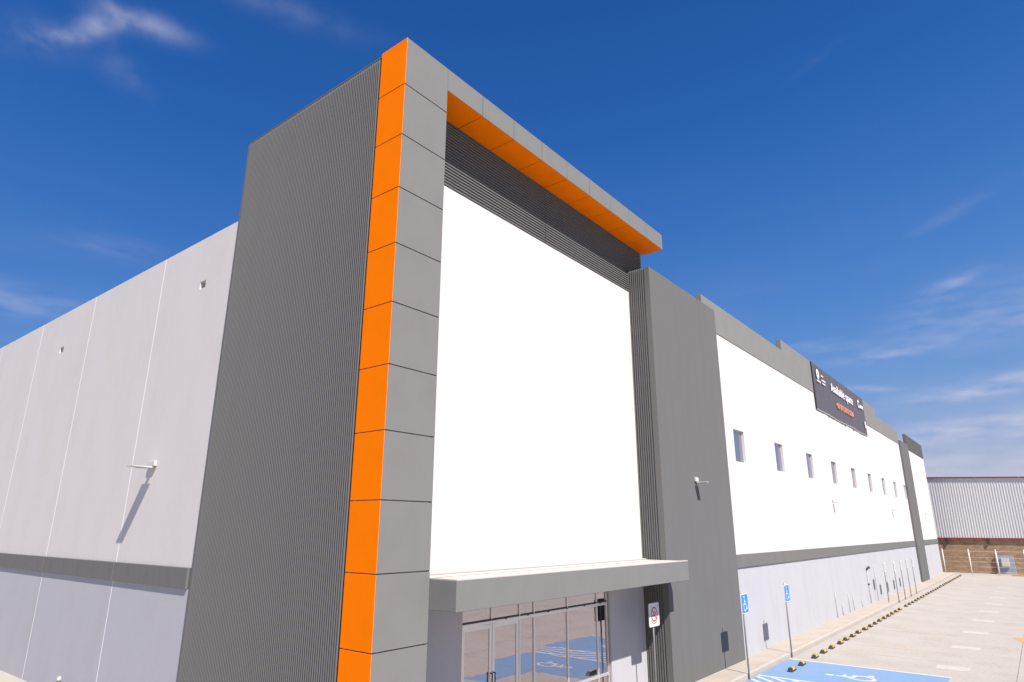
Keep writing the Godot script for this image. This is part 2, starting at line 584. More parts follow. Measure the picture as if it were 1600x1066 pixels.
	part("painted_arrow", ar, mats.faded_orange, road)

func paint(called: String, x0: float, x1: float, z0: float, z1: float, m: Material, parent: Node, h := 0.004) -> void:
	box_part(called, Vector3(x0, GROUND - 0.002, z0), Vector3(x1, GROUND + h, z1), m, parent)

func wheelchair_symbol(called: String, o: Vector3, u: Vector3, v: Vector3, n: Vector3, h: float, m: Material, parent: Node) -> void:
	# unit square o .. o + u + v
	var st := new_st()
	disc(st, Vector2(0.40, 0.90), 0.085, o, u, v, n, h)
	stroke(st, [Vector2(0.40, 0.79), Vector2(0.43, 0.47), Vector2(0.68, 0.46), Vector2(0.80, 0.16), Vector2(0.95, 0.20)], 0.085, o, u, v, n, h)
	stroke(st, [Vector2(0.46, 0.645), Vector2(0.66, 0.645)], 0.07, o, u, v, n, h * 0.93)
	stroke(st, arc_points(Vector2(0.44, 0.31), 0.245, 112, 345, 22), 0.07, o, u, v, n, h * 0.86)
	part(called, st, m, parent)

# ---------------------------------------------------------------- warehouse
# wall panel in the plane z = const (facing +z) or x = const (facing -x), with an optional opening
func panel(called: String, along_x: bool, plane: float, thick: float, u0: float, u1: float, v0: float, v1: float, hole: Array, m: Material, parent: Node) -> void:
	var st := new_st()
	var rects := []
	if hole.is_empty():
		rects = [[u0, u1, v0, v1]]
	else:
		rects = [[u0, hole[0], v0, v1], [hole[1], u1, v0, v1], [hole[0], hole[1], v0, hole[2]], [hole[0], hole[1], hole[3], v1]]
	for r in rects:
		if along_x:
			box(st, Vector3(r[0], r[2], plane - thick), Vector3(r[1], r[3], plane))
		else:
			box(st, Vector3(plane, r[2], r[0]), Vector3(plane + thick, r[3], r[1]))
	part(called, st, m, parent)

func build_warehouse() -> void:
	var b := thing("warehouse", "long white and grey warehouse with a tall orange edged entrance tower", "building")
	build_tower(b)
	build_entrance(b)
	build_pier(b)
	build_front_wall(b)
	build_side_wall(b)
	# roof and rear, so that no light leaks in
	box_part("roof", Vector3(0.3, 11.2, -59.5), Vector3(78.6, 11.4, -1.1), mats.roofing, b)
	box_part("rear_wall", Vector3(0.3, 0, -60.0), Vector3(78.9, 12.2, -59.6), mats.white, b)
	box_part("end_wall", Vector3(78.6, 0, -59.5), Vector3(78.9, 12.0, ZR - 0.31), mats.white, b)

func build_tower(b: Node3D) -> void:
	# solid core behind the cladding
	box_part("tower_core", Vector3(0.068, 0, -6.30), Vector3(12.2, 14.50, -1.05), mats.core, b)
	box_part("pier_core", Vector3(0.062, 0.0, -0.82), Vector3(1.22, 14.53, -0.062), mats.core, b)
	box_part("beam_core", Vector3(1.23, SOFFIT + 0.062, -0.80), Vector3(12.28, 14.53, -0.062), mats.core, b)
	box_part("coping", Vector3(0.004, 14.541, -0.818), Vector3(12.34, 14.556, -0.004), mats.grey_panel, b)
	box_part("coping", Vector3(0.02, 14.501, -6.31), Vector3(12.24, 14.53, -0.822), mats.ribs, b)
	# composite panels: grey on the front, orange on the side
	var ys := [TOP]
	var y := TOP - 1.17
	while y > 0.2:
		ys.append(y)
		y -= 1.22
	ys.append(0.0)
	var gap := 0.010
	for i in ys.size() - 1:
		box_part("grey_panel", Vector3(0.0065, ys[i + 1] + gap, -0.012), Vector3(1.27, ys[i] - (0.0 if i == 0 else gap), 0.0), mats.grey_panel, b, 0.003)
		box_part("orange_panel", Vector3(0.0, ys[i + 1] + gap, -0.825), Vector3(0.012, ys[i] - (0.0 if i == 0 else gap), -0.0005), mats.orange, b, 0.003)
	# return of the grey panels towards the recess
	box_part("grey_panel", Vector3(1.258, 0.0, -0.80), Vector3(1.2695, SOFFIT, -0.0125), mats.grey_panel, b)
	# front beam and its orange soffit
	var w := (12.345 - 1.27) / 9.0
	for i in 9:
		var xa := 1.27 + w * i
		box_part("fascia_panel", Vector3(xa + 0.007, SOFFIT, -0.012), Vector3(xa + w - 0.007, TOP, 0.0), mats.grey_panel, b, 0.003)
		box_part("soffit_panel", Vector3(xa + 0.009, SOFFIT, -0.80), Vector3(xa + w - 0.009, SOFFIT + 0.011, -0.0125), mats.orange, b)
	box_part("beam_end", Vector3(12.332, SOFFIT, -0.82), Vector3(12.344, TOP - 0.001, -0.0125), mats.grey_panel, b)
	# upright ribbed sheet on the side of the tower
	var st := new_st()
	ribbed(st, Vector3(0.062, 0.0, -0.87), Vector3(0, 0, -1), Vector3(0, 14.47, 0), Vector3.LEFT, 5.36, PITCH, 0.055)
	var r := part("ribbed_cladding", st, mats.ribs, b)
	r.set_meta("kind", "stuff")
	box_part("corner_trim", Vector3(0.004, 0, -6.34), Vector3(0.06, 14.475, -6.232), mats.ribs, b, 0.004)
	box_part("corner_trim", Vector3(0.058, 0, -0.868), Vector3(0.072, 14.46, -0.828), mats.ribs, b)
	box_part("rear_cladding", Vector3(0.065, 0, -6.335), Vector3(12.25, 14.47, -6.302), mats.ribs, b)
	# horizontal ribbed sheets under the soffit
	for s in [[1.28, 6.212], [6.226, 12.21]]:
		var h := new_st()
		ribbed(h, Vector3(s[0], 12.2, -0.856), Vector3.UP, Vector3(s[1] - s[0], 0, 0), Vector3.BACK, 1.785, 0.081, 0.05)
		var o := part("ribbed_band", h, mats.ribs, b)
		o.set_meta("kind", "stuff")
	var e := new_st()
	ribbed(e, Vector3(12.21, 0.0, -0.85), Vector3(0, 0, -1), Vector3(0, 14.47, 0), Vector3.RIGHT, 5.4, PITCH, 0.032)
	part("ribbed_cladding", e, mats.ribs, b).set_meta("kind", "stuff")
	# the white wall in the recess
	box_part("recess_wall", Vector3(1.272, 3.3, -0.87), Vector3(11.118, 12.195, ZI), mats.white, b)

func build_entrance(b: Node3D) -> void:
	# wall either side of the glass, beneath the canopy
	box_part("lower_wall", Vector3(1.272, 0, -0.87), Vector3(3.06, 3.298, ZI), mats.lilac, b)
	box_part("lower_wall", Vector3(9.06, 0, -0.87), Vector3(11.10, 3.298, ZI), mats.lilac, b)
	# canopy
	var c := box_part("canopy", Vector3(1.275, 2.97, -0.80), Vector3(11.112, 3.49, 0.67), mats.grey_panel, b, 0.006)
	for s in [[1.278, 11.11, 0.55, 0.668, 3.4905, 3.51], [1.278, 11.11, -0.80, -0.66, 3.4905, 3.525], [1.278, 1.36, -0.655, 0.548, 3.4905, 3.512]]:
		box_part("flashing", Vector3(s[0], s[4], s[2]) - c.position, Vector3(s[1], s[5], s[3]) - c.position, mats.flashing, c)
	box_part("canopy_deck", Vector3(1.40, 3.4905, -0.655) - c.position, Vector3(11.1, 3.494, 0.545) - c.position, mats.flashing, c)
	for l in [[-0.655, -0.635], [-0.128, -0.108], [0.53, 0.546]]:
		box_part("sealant_line", Vector3(1.40, 3.4942, l[0]) - c.position, Vector3(11.09, 3.4985, l[1]) - c.position, mats.sealant_and_hole_dark, c)
	# glazed front: frame members, fixed panes and a pair of doors
	var s := Node3D.new()
	s.name = "storefront"
	b.add_child(s)
	var zf := ZG + 0.034
	var al: Material = mats.aluminium
	var yt := 2.46
	for x in [3.06, 5.06, 5.62, 7.04, 8.47, 9.0]:
		box_part("mullion", Vector3(x, 0.0, ZG - 0.04), Vector3(x + 0.045, 2.955, zf), al, s, 0.004)
	var xs := [3.105, 5.06, 5.105, 5.62, 5.665, 7.04, 7.085, 8.47, 8.515, 9.0]
	for i in range(0, xs.size(), 2):
		box_part("transom", Vector3(xs[i], yt - 0.085, ZG - 0.04), Vector3(xs[i + 1], yt - 0.012, zf), al, s, 0.004)
		box_part("gasket", Vector3(xs[i], yt - 0.010, ZG - 0.02), Vector3(xs[i + 1], yt + 0.018, zf + 0.01), mats.dark_frame, s)
		box_part("sill", Vector3(xs[i], 0.0, ZG - 0.04), Vector3(xs[i + 1], 0.10 if i > 0 else 0.02, zf), al, s, 0.004)
		pane(s, xs[i], xs[i + 1], yt + 0.018, 2.955, ZG, 0.0, mats.glass)
		if i > 0:
			pane(s, xs[i], xs[i + 1], 0.10, yt - 0.085, ZG, [0.0, 0.0, 0.15, 0.0, -0.1][i / 2], mats.glass)
			if i >= 6:
				box_part("transom", Vector3(xs[i], 0.62, ZG - 0.035), Vector3(xs[i + 1], 0.69, zf - 0.003), al, s, 0.004)
	box_part("mullion", Vector3(4.06, yt + 0.018, ZG - 0.03), Vector3(4.09, 2.955, zf), al, s)
	for i in 6:
		var bx: float = 4.55 + i * 0.82
		box_part("bolt", Vector3(bx, yt - 0.03, zf), Vector3(bx + 0.035, yt - 0.008, zf + 0.02), mats.dark_frame, s)
	# two door leaves
	for k in 2:
		var xa := 3.13 if k == 0 else 4.10
		var xb := 4.08 if k == 0 else 5.05
		var d := Node3D.new()
		d.name = "door"
		b.add_child(d, true)
		d.position = Vector3(xa if k == 0 else xb, 0.02, ZG)
		d.rotation.y = deg_to_rad(-1.2 if k == 0 else 0.8)
		var x0 := 0.0 if k == 0 else xa - xb
		var x1 := xb - xa if k == 0 else 0.0
		var top := yt - 0.095
		var fr := new_st()
		cbox(fr, Vector3(x0, 0, -0.022), Vector3(x0 + 0.085, top, 0.026), 0.004)
		cbox(fr, Vector3(x1 - 0.085, 0, -0.022), Vector3(x1, top, 0.026), 0.004)
		cbox(fr, Vector3(x0 + 0.085, top - 0.085, -0.022), Vector3(x1 - 0.085, top, 0.025), 0.004)
		cbox(fr, Vector3(x0 + 0.085, 0.0, -0.022), Vector3(x1 - 0.085, 0.18, 0.025), 0.004)
		part("frame", fr, al, d)
		pane(d, x0 + 0.085, x1 - 0.085, 0.18, top - 0.085, 0.0, 0.0, mats.glass)
		var hx := x1 - 0.04 if k == 0 else x0 + 0.04
		var hd := new_st()
		smooth_tube(hd, Vector3(hx, 0.95, 0.075), Vector3(hx, 1.40, 0.075), 0.014, 0.014)
		for hy in [0.955, 1.395]:
			smooth_tube(hd, Vector3(hx, hy, 0.027), Vector3(hx, hy, 0.078), 0.012, 0.012)
		part("handle", hd, mats.dark_frame, d)

func pane(parent: Node, x0: float, x1: float, y0: float, y1: float, z: float, tilt: float, m: Material) -> void:
	var o := box_part("glass_pane", Vector3(x0 + 0.001, y0 + 0.001, z - 0.006), Vector3(x1 - 0.001, y1 - 0.001, z + 0.006), m, parent)
	o.rotation.y = deg_to_rad(tilt)

func build_pier(b: Node3D) -> void:
	# grey pier to the right of the entrance, ribbed on its return
	var p := box_part("side_pier", Vector3(11.155, 0, -0.95), Vector3(16.93, 12.945, 0.0), mats.grey_paint, b, 0.012)
	box_part("pier_edge", Vector3(11.122, 0, -0.20), Vector3(11.1549, 12.944, -0.004), mats.grey_paint, b, 0.004)
	var st := new_st()
	ribbed(st, Vector3(11.1548, 0, -0.203), Vector3(0, 0, -1), Vector3(0, 12.943, 0), Vector3.LEFT, 0.60, 0.071, 0.036)
	part("ribbed_return", st, mats.ribs, b).set_meta("kind", "stuff")
	p.set_meta("label", "plain grey rendered pier beside the entrance")

func build_front_wall(b: Node3D) -> void:
	var joints := [16.94]
	var x := 21.57
	while x < 60.0:
		joints.append(x)
		x += 5.34
	joints.append(62.15)
	for i in joints.size() - 1:
		var a: float = joints[i] + 0.005
		var e: float = joints[i + 1] - 0.005
		var wx := 18.29 + 5.34 * i
		var hole := []
		if i < 9:
			hole = [wx, wx + 1.22, 7.0, 8.3]
		panel("wall_panel", true, ZR, 0.22, a, e, 3.478, 12.08, hole, mats.white, b)
		panel("base_panel", true, ZR, 0.22, a, e, 0.0, 3.01, [], mats.lilac, b)
		if i < 9:
			window(b, wx, wx + 1.22)
		if i > 0:
			box_part("joint_seal", Vector3(joints[i] - 0.005, 0, ZR - 0.2), Vector3(joints[i] + 0.005, 12.08, ZR - 0.006), mats.seam, b)
		box_part("band", Vector3(joints[i] + (0.003 if i > 0 else 0.0), 3.012, ZR - 0.2), Vector3(joints[i + 1] - 0.003, 3.476, ZR + 0.05), mats.band, b, 0.006)
	box_part("backing_wall", Vector3(11.2, 0, ZR - 0.42), Vector3(62.1, 6.6, ZR - 0.30), mats.core, b)
	box_part("backing_wall", Vector3(16.95, 8.6, ZR - 0.42), Vector3(78.5, 12.0, ZR - 0.30), mats.core, b)
	# stepped parapet
	for s in [[16.0, 26.62, 13.415], [26.625, 52.05, 14.0], [52.055, 62.2, 13.38]]:
		box_part("parapet", Vector3(s[0], 12.092, ZR - 0.22), Vector3(s[1], s[2], ZR + 0.02), mats.grey_parapet, b, 0.006)
	# far pilaster and the last bay
	box_part("pilaster", Vector3(62.15, 0, ZR - 0.15), Vector3(66.7, 12.46, 0.0), mats.grey_paint, b, 0.01)
	panel("wall_panel", true, ZR, 0.22, 66.705, 78.9, 3.478, 12.08, [], mats.white, b)
	panel("base_panel", true, ZR, 0.22, 66.705, 78.9, 0.0, 3.01, [], mats.lilac, b)
	box_part("band", Vector3(66.703, 3.012, ZR - 0.2), Vector3(78.95, 3.476, ZR + 0.05), mats.band, b, 0.006)
	var dp := new_st()
	box(dp, Vector3(67.1, 12.092, ZR - 0.2), Vector3(78.9, 13.62, ZR - 0.02))
	ribbed(dp, Vector3(67.1, 12.092, ZR - 0.019), Vector3.RIGHT, Vector3(0, 1.528, 0), Vector3.BACK, 11.8, 0.081, 0.05)
	part("ribbed_parapet", dp, mats.ribs, b)

func window(b: Node3D, x0: float, x1: float) -> void:
	var w := Node3D.new()
	w.name = "window"
	b.add_child(w, true)
	w.position = Vector3((x0 + x1) * 0.5, 7.65, ZR - 0.11)
	var hw := (x1 - x0) * 0.5
	var fr := new_st()
	cbox(fr, Vector3(-hw, -0.65, -0.03), Vector3(-hw + 0.025, 0.65, 0.02), 0.003)
	cbox(fr, Vector3(hw - 0.025, -0.65, -0.03), Vector3(hw, 0.65, 0.02), 0.003)
	cbox(fr, Vector3(-hw + 0.025, 0.625, -0.03), Vector3(hw - 0.025, 0.65, 0.02), 0.003)
	cbox(fr, Vector3(-hw + 0.025, -0.65, -0.03), Vector3(hw - 0.025, -0.625, 0.02), 0.003)
	part("frame", fr, mats.aluminium, w)
	box_part("glass_pane", Vector3(-hw + 0.025, -0.625, -0.012), Vector3(hw - 0.025, 0.625, 0.0), mats.window_glass, w)

func build_side_wall(b: Node3D) -> void:
	var zs := [-6.33]
	var z := -10.55
	while z > -60.0:
		zs.append(z)
		z -= 5.32
	for i in zs.size() - 1:
		var a: float = zs[i + 1] + 0.018
		var e: float = zs[i] - (0.018 if i > 0 else 0.0)
		var hole := []
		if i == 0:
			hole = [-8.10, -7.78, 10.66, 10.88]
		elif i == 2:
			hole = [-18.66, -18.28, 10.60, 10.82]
		panel("wall_panel", false, XL, 0.24, a, e, 3.50, 12.215, hole, mats.white, b)
		panel("base_panel", false, XL, 0.24, a, e, 0.0, 3.04, [], mats.lilac, b)
		panel("band_back", false, XL, 0.24, a, e, 3.042, 3.498, [], mats.band, b)
		var bs: float = zs[i] - (0.16 if i == 0 else 0.004)
		box_part("band", Vector3(XL - 0.05, 3.045, zs[i + 1] + 0.004), Vector3(XL - 0.001, 3.498, bs), mats.band, b, 0.005)
		if i > 0:
			box_part("joint_seal", Vector3(XL + 0.003, 0.0, zs[i] - 0.018), Vector3(XL + 0.2, 12.213, zs[i] + 0.018), mats.seal, b)
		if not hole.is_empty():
			box_part("scupper_dark_back", Vector3(XL + 0.20, hole[2] + 0.001, hole[0] + 0.001), Vector3(XL + 0.238, hole[3] - 0.001, hole[1] - 0.001), mats.sealant_and_hole_dark, b)  # dark brown plate stands in for the shade deep in the opening
	box_part("backing_wall", Vector3(XL + 0.242, 0, -59.5), Vector3(XL + 0.3, 12.0, -6.34), mats.core, b)

# ---------------------------------------------------------------- far neighbours
func build_shed() -> void:
	var s := thing("metal_clad_shed", "pale ribbed metal shed with red trims above a brown block wall", "building", Vector3(82.9, GROUND, 0.0))
	var x := 0.0
	box_part("block_wall", Vector3(0.12, -0.1, -40), Vector3(0.5, 3.72, 60), mats.stone, s)
	box_part("core", Vector3(0.06, 3.74, -40), Vector3(20, 9.9, 60), mats.roofing, s)
	# ribbed cladding with a top edge that falls slightly to the right
	var st := new_st()
	var z := -40.0
	var pitch := 0.25
	while z < 60.0:
		var y1 := top_of_shed(z)
		var zz := [z, z + pitch * 0.55, z + pitch * 0.65, z + pitch * 0.9, z + pitch]
		var xx := [0.0, 0.0, -0.03, -0.03, 0.0]
		for k in 4:
			var a := Vector3(xx[k], 3.74, zz[k])
			var c := Vector3(xx[k + 1], 3.74, zz[k + 1])
			quad(st, a, c, Vector3(c.x, y1, c.z), Vector3(a.x, y1, a.z), Vector3(-1, 0, -(xx[k + 1] - xx[k]) * 3.0))
		z += pitch
	part("ribbed_cladding", st, mats.sheet, s).set_meta("kind", "stuff")
	# gutter at the head and trim at the foot
	for k in 25:
		var z0 := -40.0 + k * 4.0
		var g := new_st()
		var ya := top_of_shed(z0)
		var yb := top_of_shed(z0 + 4.0)
		for q in [[-0.16, 0.2, 0.0, 0.15]]:
			var p := [Vector3(q[0], ya + q[2], z0), Vector3(q[0], yb + q[2], z0 + 3.97), Vector3(q[0], yb + q[3], z0 + 3.97), Vector3(q[0], ya + q[3], z0)]
			var r := []
			for v in p:
				r.append(Vector3(q[1], v.y, v.z))
			quad(g, p[0], p[1], p[2], p[3], Vector3.LEFT)
			quad(g, p[0], p[1], r[1], r[0], Vector3.DOWN)
			quad(g, p[3], p[2], r[2], r[3], Vector3.UP)
			quad(g, p[0], p[3], r[3], r[0], Vector3.FORWARD)
			quad(g, p[1], p[2], r[2], r[1], Vector3.BACK)
		part("gutter", g, mats.red_trim, s)
		box_part("foot_trim", Vector3(-0.08, 3.62, z0), Vector3(0.10, 3.735, z0 + 3.97), mats.red_trim, s)
		var bz := 0.3 + (k - 10) * 3.8
		var br := new_st()
		box(br, Vector3(-0.05, 3.05, bz - 0.08), Vector3(0.119, 3.618, bz + 0.08))
		part("bracket", br, mats.steel_dark, s)

func top_of_shed(z: float) -> float:
	return 10.22 - (z + 0.7) * 0.039 + 0.15

func build_fence() -> void:
	var f := thing("wire_fence", "white posts with thin wires in front of brown block wall", "fence", Vector3(80.0, GROUND, 0.0))
	for i in 8:
		var z := -0.02 + 2.38 * i
		var st := new_st()
		smooth_tube(st, Vector3(0, 0, z), Vector3(0, 2.5, z), 0.055, 0.055)
		smooth_tube(st, Vector3(0, 2.5, z), Vector3(0, 2.62, z), 0.075, 0.02)
		part("post", st, mats.fence_post, f)
	for y in [2.38, 1.75, 1.3, 0.8, 0.3]:
		var st := new_st()
		smooth_tube(st, Vector3(0.06, y, -0.02), Vector3(0.06, y, 16.64), 0.012, 0.012, 6)
		part("wire", st, mats.fence_post, f)
	var p := thing("cabinet_backboard", "blue grey upright board against the brown block wall", "board", Vector3(82.9, GROUND, 5.28))
	box_part("board", Vector3(-0.1, 0.0, -0.82), Vector3(0.1, 1.9, 0.82), mats.cabinet_blue, p, 0.02)
	box_part("footing", Vector3(-0.25, 0.0, -0.9), Vector3(-0.101, 0.08, 0.9), mats.kerb, p)
	var c := thing("meter_cabinet", "small pale grey metal cabinet mounted on blue grey board", "cabinet", Vector3(82.79, 0.62, 5.3))
	box_part("case", Vector3(-0.34, 0, -0.35), Vector3(0.0, 0.9, 0.35), mats.cabinet_grey, c, 0.01)
	box_part("door", Vector3(-0.352, 0.05, -0.3), Vector3(-0.341, 0.85, 0.3), mats.cabinet_grey, c, 0.004)
	var y2 := thing("yellow_kerb", "yellow painted concrete kerb at the end of the yard", "kerb", Vector3(79.9, GROUND, 5.75))
	box_part("block", Vector3(-0.15, 0, 0), Vector3(0.15, 0.16, 2.4), mats.yellow, y2, 0.02)
	box_part("block", Vector3(-0.15, 0, 2.42), Vector3(0.15, 0.16, 4.8), mats.yellow, y2, 0.02)
	box_part("block", Vector3(-0.15, 0, 4.82), Vector3(0.15, 0.16, 7.2), mats.yellow, y2, 0.02)

# ---------------------------------------------------------------- signs
func sign_post(t: Node3D, height: float, offset: float) -> void:
	var st := new_st()
	smooth_tube(st, Vector3(offset, 0, 0), Vector3(offset, height, 0), 0.026, 0.026)
	part("post", st, mats.galvanised, t)

func rounded(w: float, h: float, r: float) -> Array:
	var out := []
	for c in [[w - r, h - r, 0], [-w + r, h - r, 90], [-w + r, -h + r, 180], [w - r, -h + r, 270]]:
		out.append_array(arc_points(Vector2(c[0], c[1]), r, c[2], c[2] + 90, 4))
	return out

func build_signs() -> void:
	var zf := 0.034
	for k in 2:
		var at: Vector3 = [Vector3(14.74, GROUND, 0.888), Vector3(19.36, GROUND, 0.885)][k]
		var label: String = ["blue wheelchair sign on a post in front of the grey pier", "blue wheelchair sign on a post in front of the pale wall"][k]
		var t := thing("accessible_parking_sign", label, "sign", at, 0.0, "blue parking signs")
		sign_post(t, 2.58, -0.1)
		var st := new_st()
		polygon(st, rounded(0.31, 0.30, 0.03), Vector3(0, 2.215, zf - 0.004), Vector3.RIGHT, Vector3.UP, Vector3.BACK, 0.008)
		part("plate", st, mats.sign_white, t)
		var bl := new_st()
		polygon(bl, rounded(0.285, 0.275, 0.025), Vector3(0, 2.215, zf + 0.004), Vector3.RIGHT, Vector3.UP, Vector3.BACK, 0.003)
		part("blue_field", bl, mats.sign_blue, t)
		var bk := new_st()
		polygon(bk, rounded(0.30, 0.29, 0.03), Vector3(0, 2.215, zf - 0.005), Vector3.RIGHT, Vector3.UP, Vector3.FORWARD, 0.002)
		part("back", bk, mats.sign_back, t)
		wheelchair_symbol("wheelchair_symbol", Vector3(-0.21, 1.97, zf + 0.007), Vector3(0.42, 0, 0), Vector3(0, 0.49, 0), Vector3.BACK, 0.004, mats.sign_white, t)
	# no smoking sign beside the glass
	var n := thing("no_smoking_sign", "white no smoking sign with red ring on a post by the glass doors", "sign", Vector3(10.13, 0.0, -0.05))
	sign_post(n, 2.40, -0.02)
	var o := Vector3(0, 2.08, zf)
	var p := new_st()
	polygon(p, rounded(0.315, 0.305, 0.05), o - Vector3(0, 0, 0.004), Vector3.RIGHT, Vector3.UP, Vector3.BACK, 0.008)
	part("plate", p, mats.sign_white, n)
	var nb := new_st()
	polygon(nb, rounded(0.31, 0.30, 0.05), o - Vector3(0, 0, 0.005), Vector3.RIGHT, Vector3.UP, Vector3.FORWARD, 0.002)
	part("back", nb, mats.sign_back, n)
	var f := o + Vector3(0, 0, 0.004)
	var cig := new_st()
	stroke(cig, [Vector2(-0.12, -0.03), Vector2(0.07, -0.03)], 0.035, f, Vector3.RIGHT, Vector3.UP, Vector3.BACK, 0.002)
	stroke(cig, [Vector2(0.085, -0.01), Vector2(0.11, 0.03), Vector2(0.07, 0.06), Vector2(0.03, 0.07), Vector2(0.04, 0.10)], 0.022, f, Vector3.RIGHT, Vector3.UP, Vector3.BACK, 0.002)
	part("cigarette", cig, mats.sign_black, n)
	var ring := new_st()
	stroke(ring, arc_points(Vector2(0.005, 0.01), 0.175, 0, 360, 32), 0.04, f, Vector3.RIGHT, Vector3.UP, Vector3.BACK, 0.004)
	stroke(ring, [Vector2(-0.118, 0.133), Vector2(0.128, -0.113)], 0.04, f, Vector3.RIGHT, Vector3.UP, Vector3.BACK, 0.0035)
	part("prohibition_ring", ring, mats.sign_red, n)
	var gr := new_st()
	stroke(gr, arc_points(Vector2(0.005, 0.01), 0.235, 215, 325, 16), 0.02, f, Vector3.RIGHT, Vector3.UP, Vector3.BACK, 0.003)
	stroke(gr, [Vector2(0.19, 0.20), Vector2(0.23, 0.24), Vector2(0.25, 0.20)], 0.02, f, Vector3.RIGHT, Vector3.UP, Vector3.BACK, 0.003)
	part("green_arc", gr, mats.sign_green, n)
	# plain white signs further along the wall
	var far := [[41.35, 0.60, "white sign on a thin post standing closest to the wall"], [43.15, 0.885, "white sign on a kerb post, first past the grey standpipe"], [45.75, 0.885, "white sign on a kerb post, second past the grey standpipe"], [48.3, 0.885, "white sign on a kerb post, third past the grey standpipe"], [50.95, 0.885, "white sign on a kerb post, fourth past the grey standpipe"]]
	var first: Node3D = null
	for i in far.size():
		var a: Array = far[i]
		if i < 2:
			var t := thing("white_parking_sign", a[2], "sign", Vector3(a[0], 0.0 if i == 0 else GROUND, a[1]), 0.0, "white signs along the wall")
			sign_post(t, 2.55 if i == 1 else 2.40, -0.05)
			var h := 2.22 if i == 1 else 2.1
			var st := new_st()
			polygon(st, rounded(0.28, 0.30, 0.03), Vector3(0, h, zf - 0.004), Vector3.RIGHT, Vector3.UP, Vector3.BACK, 0.008)
			part("plate", st, mats.sign_white, t)
			var mk := new_st()
			stroke(mk, arc_points(Vector2(0, 0.08), 0.11, 0, 360, 20), 0.03, Vector3(0, h, zf + 0.004), Vector3.RIGHT, Vector3.UP, Vector3.BACK, 0.003)
			part("ring", mk, mats.galvanised, t)
			var tx := new_st()
			stroke(tx, [Vector2(-0.18, -0.14), Vector2(0.18, -0.14)], 0.04, Vector3(0, h, zf + 0.004), Vector3.RIGHT, Vector3.UP, Vector3.BACK, 0.003)
			part("text_line", tx, mats.galvanised, t)
			first = t
		else:
			var c := copy(first, a[2])
			c.position = Vector3(a[0], GROUND, a[1])

# ---------------------------------------------------------------- wheel stops
func ordinal(n: int) -> String:
	var ones := ["", "first", "second", "third", "fourth", "fifth", "sixth", "seventh", "eighth", "ninth", "tenth", "eleventh", "twelfth", "thirteenth", "fourteenth", "fifteenth", "sixteenth", "seventeenth", "eighteenth", "nineteenth"]
	if n < 20:
		return ones[n]
	var tens := ["twenty", "thirty", "forty", "fifty"]
	var round_tens := ["twentieth", "thirtieth", "fortieth", "fiftieth"]
	return round_tens[n / 10 - 2] if n % 10 == 0 else tens[n / 10 - 2] + " " + ones[n % 10]

func build_wheel_stops() -> void:
	var xs := [12.09, 13.33, 16.81, 18.05, 19.79, 21.04, 22.29, 23.68, 24.86, 26.05, 27.33, 28.65, 29.93, 31.12, 32.4, 33.72, 34.92, 36.13, 37.4, 38.66, 40.95, 42.35, 43.7, 45.1]
	while xs[-1] < 76.5:
		xs.append(xs[-1] + 1.33)
	var proto: Node3D = null
	for i in xs.size():
		var label := "%s wheel stop on bare concrete past the blue bays" % ordinal(i - 3)
		if i < 4:
			label = ["wheel stop on the blue bay by the glass doors, away from the hatched aisle", "wheel stop on the blue bay by the glass doors, next to the hatched aisle", "wheel stop on the blue bay by the pale wall, next to the hatched aisle", "wheel stop on the blue bay by the pale wall, away from the hatched aisle"][i]
		if proto == null:
			proto = thing("wheel_stop", label, "wheel stop", Vector3.ZERO, 0.0, "wheel stops along the parking row")
			# rubber body: a long low trapezoid with sloping ends
			var st := new_st()
			var l := 0.29
			var p := [Vector3(-l, 0, -0.085), Vector3(l, 0, -0.085), Vector3(l, 0, 0.085), Vector3(-l, 0, 0.085)]
			var q := [Vector3(-l + 0.09, 0.11, -0.045), Vector3(l - 0.05, 0.11, -0.045), Vector3(l - 0.05, 0.11, 0.045), Vector3(-l + 0.09, 0.11, 0.045)]
			for k in 4:
				var k1 := (k + 1) % 4
				var m: Vector3 = (p[k] + p[k1]) * 0.5
				quad(st, p[k], p[k1], q[k1], q[k], Vector3(m.x, 0.05, m.z * 4))
			quad(st, q[0], q[1], q[2], q[3], Vector3.UP)
			part("body", st, mats.rubber, proto)
			# yellow sheet over the top and both flanks of one side
			var ys := new_st()
			var prof := [Vector2(0.072, 0.042), Vector2(0.051, 0.100), Vector2(0.046, 0.114), Vector2(-0.02, 0.114), Vector2(-0.022, 0.108)]
			for k in 4:
				var a: Vector2 = prof[k]
				var c: Vector2 = prof[k + 1]
				var d := c - a
				quad(ys, Vector3(-0.10, a.y, a.x), Vector3(0.20, a.y, a.x), Vector3(0.20, c.y, c.x), Vector3(-0.10, c.y, c.x), Vector3(0, -d.x, d.y) + Vector3(0, 0.2, 0))
			part("yellow_sleeve", ys, mats.yellow, proto)
			proto.position = Vector3(xs[i], GROUND + 0.004, 1.545)
		else:
			var c := copy(proto, label)
			c.position = Vector3(xs[i], GROUND + (0.004 if i < 4 else 0.0), 1.545 + rng.randf_range(-0.02, 0.02))
			c.rotation.y = rng.randf_range(-0.05, 0.05)

